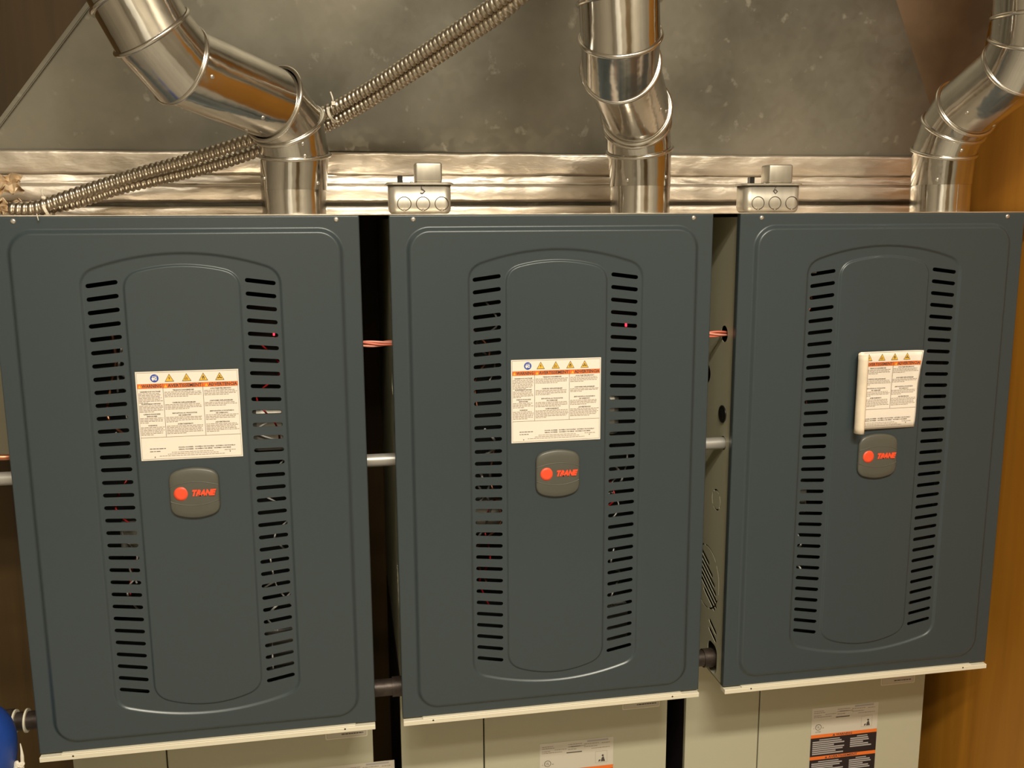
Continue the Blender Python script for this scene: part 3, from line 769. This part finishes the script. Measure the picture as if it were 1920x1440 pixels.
# ------------------------------------------------------------------ vent pipes
def vent(label, x, segs, base_top, seam_px, rb=.0515, r=.0545, rivets=()):
    """segs: ring centres (points) from the first bead upwards; each piece between two rings is a part"""
    base = Vector((x, .09, BZ+H)); crimp = at(seam_px[0], seam_px[1], .04).z-base.z
    t = empty('vent_pipe', label, 'pipe', base, 'bright galvanized vent pipes')
    bm = bmesh.new(); sweep(bm, [Vector((0, 0, .0005+(crimp-.0005)*k/4)) for k in range(5)], rb, 48)
    bx(bm, -.0006, .0006, -rb-.0008, -rb+.001, .001, crimp)                       # lock seam
    finish('lower_pipe', bm, M_PIPE, t)
    segs = segs + [Vector((segs[-1].x, segs[-1].y, CEIL-.004))]        # straight riser up to the ceiling
    P = [Vector((0, 0, crimp-.004))] + [p-base for p in segs]
    n = len(P); tang = [(P[min(i+1, n-1)]-P[max(i-1, 0)]).normalized() for i in range(n)]
    tang[0] = Vector((0, 0, 1))
    SEG = 56
    # carry one frame along, rings lie in the mitre planes, points projected so each piece is a true cylinder
    a = Vector((1, 0, 0)); dirs = [(P[i+1]-P[i]).normalized() for i in range(n-1)]
    rr = [rb+.0006] + [rb+.0015+(r-rb-.0015)*min(1, i/3) for i in range(1, n)]
    def ring(i, d, rad, ext=0.0):
        m = tang[i]; a_ = (Vector((1, 0, 0))-d*d.x).normalized(); b_ = d.cross(a_)
        out = []
        for k in range(SEG):
            q = (a_*cos(2*pi*k/SEG)+b_*sin(2*pi*k/SEG))*rad
            s = -q.dot(m)/d.dot(m); s = max(-.06, min(.06, s)); out.append(P[i]+q+d*s)
        return out
    for i in range(n-1):
        d = dirs[i]; bm = bmesh.new()
        A = ring(i, d, rr[i]); B = ring(i+1, d, rr[i+1])
        rows = 4; prev = None
        for k in range(rows+1):
            cur = [bm.verts.new(A[j].lerp(B[j], k/rows)) for j in range(SEG)]
            if prev:
                for j in range(SEG): bm.faces.new((prev[j], prev[(j+1) % SEG], cur[(j+1) % SEG], cur[j])).smooth = True
            prev = cur
        nm = 'pipe_collar' if i == 0 else ('straight_pipe' if (P[i+1]-P[i]).length > .12 else 'elbow_gore')
        o = finish(nm, bm, M_PIPE, t)
        if i < n-2 or i == 0:                                                     # rolled bead at the upper joint
            C = [p+(p-P[i+1]).normalized()*.0012 for p in B]
            bb = bmesh.new(); rg = []
            for j in range(SEG):
                tg = (C[(j+1) % SEG]-C[j-1]).normalized(); out = (C[j]-P[i+1]).normalized(); up = tg.cross(out).normalized()
                rg.append([bb.verts.new(C[j]+(out*cos(2*pi*q/8)+up*sin(2*pi*q/8))*.0033) for q in range(8)])
            for j in range(SEG):
                for q in range(8): bb.faces.new((rg[j][q], rg[j][(q+1) % 8], rg[(j+1) % SEG][(q+1) % 8], rg[(j+1) % SEG][q])).smooth = True
            bmesh.ops.recalc_face_normals(bb, faces=bb.faces)
            finish('bead', bb, M_BEAD, o)
    for (i, f, ang) in rivets:                                                    # sheet metal screws on piece i
        d = dirs[i]; a_ = (Vector((1, 0, 0))-d*d.x).normalized(); b_ = d.cross(a_); v = (a_*cos(ang)+b_*sin(ang))
        if v.y > .3: v = -v
        bm = bmesh.new(); rad = rr[i]+(rr[i+1]-rr[i])*f if i else rb+.0012
        dome(bm, P[i].lerp(P[i+1], f)+v*(rad-.0003), v, .0033, .0022, 10); finish('screw', bm, M_SCREW, t)
    return t
X1, X2, X3 = UX[0]+.4355, UX[1]+.4365, UX[2]+.4270
vent('shiny vent pipe at the left rising to upper left in front of the conduit', X1,
     [at(553, 291, .085), at(542, 235, .070), at(512, 195, .035), at(337, 122, -.080), at(284, 60, -.115), at(248, -6, -.12), at(205, -85, -.12)],
     0, (553, 350), rivets=((0, .30, -2.6), (0, .30, -.75), (3, .28, -1.0), (3, .28, -1.7), (3, .9, -.5), (3, .82, -2.3), (3, .3, -2.4), (1, .6, -1.2), (1, .2, -1.2)))
vent('shiny vent pipe in the middle of the photo leaning towards the viewer', X2,
     [at(1199, 281, .080), at(1194, 232, .062), at(1193, 207, .025), at(1163, 122, -.150), at(1163, 68, -.195), at(1161, 4, -.20), at(1160, -70, -.20)],
     0, (1198, 343), rivets=((0, .30, -2.3), (0, .30, -.9), (3, .4, -.6), (3, .2, -.4), (5, .2, -.2)))
vent('shiny vent pipe at the right rising to upper right beside the wood wall', X3,
     [at(1770, 285, .080), at(1788, 238, .060), at(1812, 203, .030), at(1903, 128, -.075), at(1926, 80, -.100), at(1932, 28, -.105), at(1935, -45, -.105)],
     0, (1765, 341), rivets=((0, .3, -2.3), (0, .3, -.2), (3, .35, -2.4), (3, .6, -.6), (3, .25, -1.2), (1, .5, -1.7)))

# ------------------------------------------------------------------ flexible conduits and their ties
def flex(label, pts, r=.0102, pitch=.0092, seed=0):
    P = spline(pts, 14); dense = []
    L = 0; step = pitch/8; acc = 0
    for a, b in zip(P, P[1:]):
        l = (b-a).length
        while acc <= l: dense.append(a.lerp(b, acc/l)); acc += step
        acc -= l
    bm = bmesh.new(); SEG = 14; prev = None; n = len(dense)
    a = None
    for i, p in enumerate(dense):
        t = (dense[min(i+1, n-1)]-dense[max(i-1, 0)]).normalized()
        if a is None: a, _ = frame_from(t)
        a = (a-t*a.dot(t)).normalized(); b = t.cross(a)
        cur = []
        for k in range(SEG):
            ph = (i/8 + k/SEG) % 1.0
            prof = abs(sin(pi*ph))**.7
            cur.append(bm.verts.new(p+(a*cos(2*pi*k/SEG)+b*sin(2*pi*k/SEG))*(r-.0024+.0032*prof)))
        if prev:
            for k in range(SEG): bm.faces.new((prev[k], prev[(k+1) % SEG], cur[(k+1) % SEG], cur[k])).smooth = True
        else: bm.faces.new(cur[::-1])
        prev = cur
    bm.faces.new(prev)
    bmesh.ops.recalc_face_normals(bm, faces=bm.faces)
    return tag(finish('flexible_conduit', bm, M_FLEX), label, 'conduit', 'flexible metal conduits')
U = [(20, 408, .130), (67, 389, .130), (133, 367, .135), (200, 345, .14), (267, 324, .145), (333, 306, .15), (400, 285, .15), (467, 263, .150), (540, 238, .155), (610, 210, .150), (657, 186, .130), (707, 156, .095), (773, 112, .045), (873, 44, -.035), (960, -18, -.10), (1010, -75, -.11), (1025, -250, -.10), (1025, -620, -.10)]
Lw = [(22, 425, .165), (80, 402, .165), (150, 378, .165), (220, 355, .165), (300, 336, .160), (367, 320, .160), (433, 301, .160), (483, 284, .165), (545, 262, .170), (612, 236, .160), (657, 212, .138), (707, 182, .105), (773, 140, .055), (873, 73, -.025), (960, 10, -.09), (1035, -75, -.10), (1052, -250, -.10), (1052, -620, -.10)]
def clamp(P):
    for p in P: p.z = max(p.z, BZ+H+.0135)
    return P
flex('ribbed flexible steel conduit, upper and front one of the pair crossing behind the left pipe', clamp([at(*p) for p in U]))
flex('ribbed flexible steel conduit, lower and darker one of the pair crossing behind the left pipe', clamp([at(p[0], p[1]-1, p[2]+.010) for p in Lw]))
def tie(label, c, axis, rx, rz, tail):
    t = axis.normalized(); a, b = frame_from(t, Vector((0, 1, 0)))
    bm = bmesh.new(); n = 28; rg = []
    for k in range(n):
        ang = 2*pi*k/n; o = a*cos(ang)*rx + b*sin(ang)*rz; nn = o.normalized()
        rg.append([bm.verts.new(c+o+t*s*.0022+nn*q) for s, q in ((-1, 0), (1, 0), (1, .0012), (-1, .0012))])
    for k in range(n):
        for q in range(4): bm.faces.new((rg[k][q], rg[k][(q+1) % 4], rg[(k+1) % n][(q+1) % 4], rg[(k+1) % n][q]))
    T = [c+Vector((0, -.014, .016)), c+Vector((-.001, -.020, .024)), c+tail]
    sweep(bm, spline(T, 5), .0014, 5); c2 = c+Vector((0, -.015, .016)); bx(bm, c2.x-.003, c2.x+.003, c2.y-.003, c2.y+.003, c2.z-.003, c2.z+.003)
    bmesh.ops.recalc_face_normals(bm, faces=bm.faces)
    return tag(finish('cable_tie', bm, M_TIE), label, 'cable tie')
p1, p2 = at(626, 202, .143), at(626, 227, .152)
tie('pale nylon tie binding both conduits just right of the left pipe', (p1+p2)/2, at(660, 188, .13)-at(600, 215, .15), .013, .0235, Vector((-.004, -.012, .034)))
p1, p2 = at(90, 384, .13), at(90, 398, .165)
tie('pale nylon tie around the conduits near the left edge of the photo', (p1+p2)/2, at(133, 367, .135)-at(67, 389, .13), .0155, .027, Vector((.0, -.02, .030)))
bm = bmesh.new(); sweep(bm, [at(69, 401, -.004), at(70, 405, -.0065), at(72, 413, -.003)], .0007, 5)
tag(finish('tie_end', bm, M_TIE), 'short pale trimmed tie end hanging over the left furnace top edge', 'tie end')

# ------------------------------------------------------------------ junction boxes with switch and fuse cover
def jbox(x, y, rot, digit, label):
    t = empty('junction_box', label, 'electrical box', (x, y, BZ+H+.0015), 'numbered switch boxes on the furnace tops'); t.rotation_euler = (0, 0, rot)
    hw, d, h = .050, .050, .0485
    # body: rounded plan, rounded lower edge
    bm = bmesh.new(); prev = None
    for ins, z in ((.008, 0), (.0035, .0015), (.001, .005), (0, .010), (0, h)):
        cur = [bm.verts.new((a, b, z)) for a, b in rrect(-hw+ins, hw-ins, ins, d-ins, .012-ins*.6, 6)]
        if prev:
            for k in range(len(cur)): bm.faces.new((prev[k], prev[(k+1) % len(cur)], cur[(k+1) % len(cur)], cur[k])).smooth = True
        else: bm.faces.new(cur[::-1])
        prev = cur
    bm.faces.new(prev)
    bmesh.ops.recalc_face_normals(bm, faces=bm.faces)
    body = finish('box_body', bm, M_BOX, t)
    for k in (-1, 0, 1):                                        # knockouts with their little tabs
        bm = bmesh.new(); cx, cz = .004+k*.0300, .0165
        P = [Vector((cx+.0108*cos(a), -.0004, cz+.0108*sin(a))) for a in [2*pi*j/32 for j in range(33)]]
        sweep(bm, P, .00055, 6, cap=False); finish('knockout_ring', bm, M_IRON, body)
        bm = bmesh.new(); bx(bm, cx-.0016, cx+.0016, -.0012, 0, cz-.0118, cz-.0088); bevel(bm, .0005, 1); finish('knockout_tab', bm, M_SCREW, body)
    F = Flat(); F.text(digit, .004, .0315, .0215, M_INK, -.0005, 'CENTER'); F.done('handwritten_number', body)
    # cover plate
    bm = bmesh.new(); prev = None
    for o_, z in ((.0015, h-.0025), (.0042, h-.0022), (.0042, h+.0004), (.002, h+.0012)):
        cur = [bm.verts.new((a, b, z)) for a, b in rrect(-hw-o_, hw+o_, -o_, d+o_, .014, 6)]
        if prev:
            for k in range(len(cur)): bm.faces.new((prev[k], prev[(k+1) % len(cur)], cur[(k+1) % len(cur)], cur[k]))
        prev = cur
    bm.faces.new(prev); bmesh.ops.recalc_face_normals(bm, faces=bm.faces)
    cv = finish('cover_plate', bm, M_BOX, t)
    bm = bmesh.new(); bx(bm, -.0110+.004, .036, .004, .042, h+.001, h+.033); bevel(bm, .0035, 3)
    for f in bm.faces: f.smooth = True
    o = finish('fuse_cover', bm, M_BOX, t)
    bm = bmesh.new(); bx(bm, -.0345, -.0265, .018, .032, h+.001, h+.0125); bevel(bm, .0008, 1); finish('toggle_switch', bm, M_BLACK, t)
    bm = bmesh.new(); dome(bm, Vector((-.013, .008, h+.0012)), Vector((0, 0, 1)), .003, .002); finish('screw', bm, M_SCREW, cv)
p = at(789, 400, .035); jbox(p.x, .035, 0.0, '5', 'metal junction box marked 5 on top of the middle furnace')
p = at(1448, 398, .035); jbox(p.x, .035, -.06, '6', 'metal junction box marked 6 on top of the right furnace')

# ------------------------------------------------------------------ things crossing the gaps
GAPS = [(UX[0]+W-.02, UX[1]+.02, 'between the left and middle furnaces'), (UX[1]+W-.02, UX[2]+.02, 'between the middle and right furnaces')]
for gi, (a, b, where) in enumerate(GAPS):
    t = empty('wire_bundle', 'twisted salmon-red low voltage wires '+where, 'wires', ((a+b)/2, .064, BZ+.6546))
    for k in range(4):
        bm = bmesh.new(); P = []
        for j in range(17):
            s = j/16; ang = k*pi/2 + s*3.0 + gi; P.append(Vector(((s-.5)*(b-a), .0030*cos(ang), .0032*sin(ang)+.001*sin(s*7+k))))
        sweep(bm, P, .0019, 8); finish('wire', bm, M_WIRE if k % 2 else mat('pink_wire', (.80, .33, .24), .45), t)
    bm = bmesh.new(); sweep(bm, [Vector((a+.008, .052, BZ+.4585)), Vector((b-.008, .052, BZ+.4585))], .0108, 24)
    tag(finish('conduit_pipe', bm, M_ROD), 'smooth light grey tube '+where, 'pipe')
    bm = bmesh.new(); sweep(bm, [Vector((a, .0695, BZ+.037)), Vector((b, .0695, BZ+.037))], .0150, 24)
    sweep(bm, [Vector((b-.034, .0695, BZ+.037)), Vector((b-.0155, .0695, BZ+.037))], .0175, 24)
    tag(finish('gas_pipe', bm, M_IRON), 'dark iron gas pipe '+where, 'pipe')
# the same runs leaving the left furnace to the left
bm = bmesh.new(); sweep(bm, [Vector((-.72, .052, BZ+.4585)), Vector((UX[0]+.012, .052, BZ+.4585))], .0108, 24)
tag(finish('conduit_pipe', bm, M_ROD), 'smooth light grey tube leaving the left furnace at the left edge of the photo', 'pipe')
bm = bmesh.new(); P = [Vector((-.72, .062, BZ+.515)), Vector((-.60, .058, BZ+.500)), Vector((UX[0]-.02, .055, BZ+.492)), Vector((UX[0]+.004, .10, BZ+.492))]
sweep(bm, spline(P, 8), .005, 10); tag(finish('reddish_cable', bm, M_COPPER), 'reddish cable above the grey tube at the left edge of the photo', 'cable')
gp = empty('gas_pipe', 'dark iron gas pipe with pale union rings beside the left furnace', 'pipe', (UX[0]-.02, .0695, BZ+.037))
bm = bmesh.new(); sweep(bm, [Vector((-.20, 0, 0)), Vector((.035, 0, 0))], .0150, 24); finish('pipe_run', bm, M_IRON, gp)
bm = bmesh.new(); sweep(bm, [Vector((x, 0, 0)) for x in (-.080, -.0785, -.039, -.0375)], [.019, .022, .022, .0185], 8); finish('union_nut', bm, M_IRON, gp)
for x in (-.036, -.018):
    bm = bmesh.new(); sweep(bm, [Vector((x, 0, 0)), Vector((x+.003, 0, 0))], .0195, 28); finish('union_ring', bm, M_LIP, gp)

# ------------------------------------------------------------------ blue vessel at the lower left corner
c = at(-54, 1400, -.02)
t = empty('blue_container', 'blue rounded plastic container at the lower left corner, mostly outside the photo', 'container', (c.x, c.y, 0))
bm = bmesh.new(); prof = []
R0 = .064; zc = c.z
for k in range(0, 13): a = k/12*pi/2; prof.append((R0*cos(a)**.85 if k < 12 else .0005, zc+.068*sin(a)))
prof = [(.001, zc-.30), (.045, zc-.30), (.050, zc-.28), (.050, zc-.07), (.058, zc-.05), (.063, zc-.02)] + prof
prev = None; SEG = 48
for r_, z_ in prof:
    cur = [bm.verts.new((r_*cos(2*pi*k/SEG), r_*sin(2*pi*k/SEG), z_)) for k in range(SEG)]
    if prev:
        for k in range(SEG): bm.faces.new((prev[k], prev[(k+1) % SEG], cur[(k+1) % SEG], cur[k])).smooth = True
    prev = cur
bmesh.ops.recalc_face_normals(bm, faces=bm.faces); finish('body', bm, M_TANK, t)
bm = bmesh.new(); bx(bm, -.035, .035, -.035, .035, 0, zc-.30); bevel(bm, .004); finish('stand', bm, M_IRON, t)
# pale strap with a knot hanging beside it
bm = bmesh.new()
P = [at(38, 1394, -.02), at(41, 1412, -.02), at(42, 1430, -.02), at(42, 1460, -.02)]
sweep(bm, spline(P, 6), [.0006+.0022*min(1, k/8) for k in range(19)], 8)
for k in range(7): 
    q = at(33+random.Random(k).uniform(-5, 9), 1433+random.Random(k+5).uniform(-4, 6), -.022); dome(bm, q, Vector((random.Random(k).uniform(-1, 1), -1, .4)), .0045, .004, 7, 2)
tag(finish('pale_strap', bm, M_TIE), 'thin pale strap with a crumpled knot beside the blue container', 'strap')
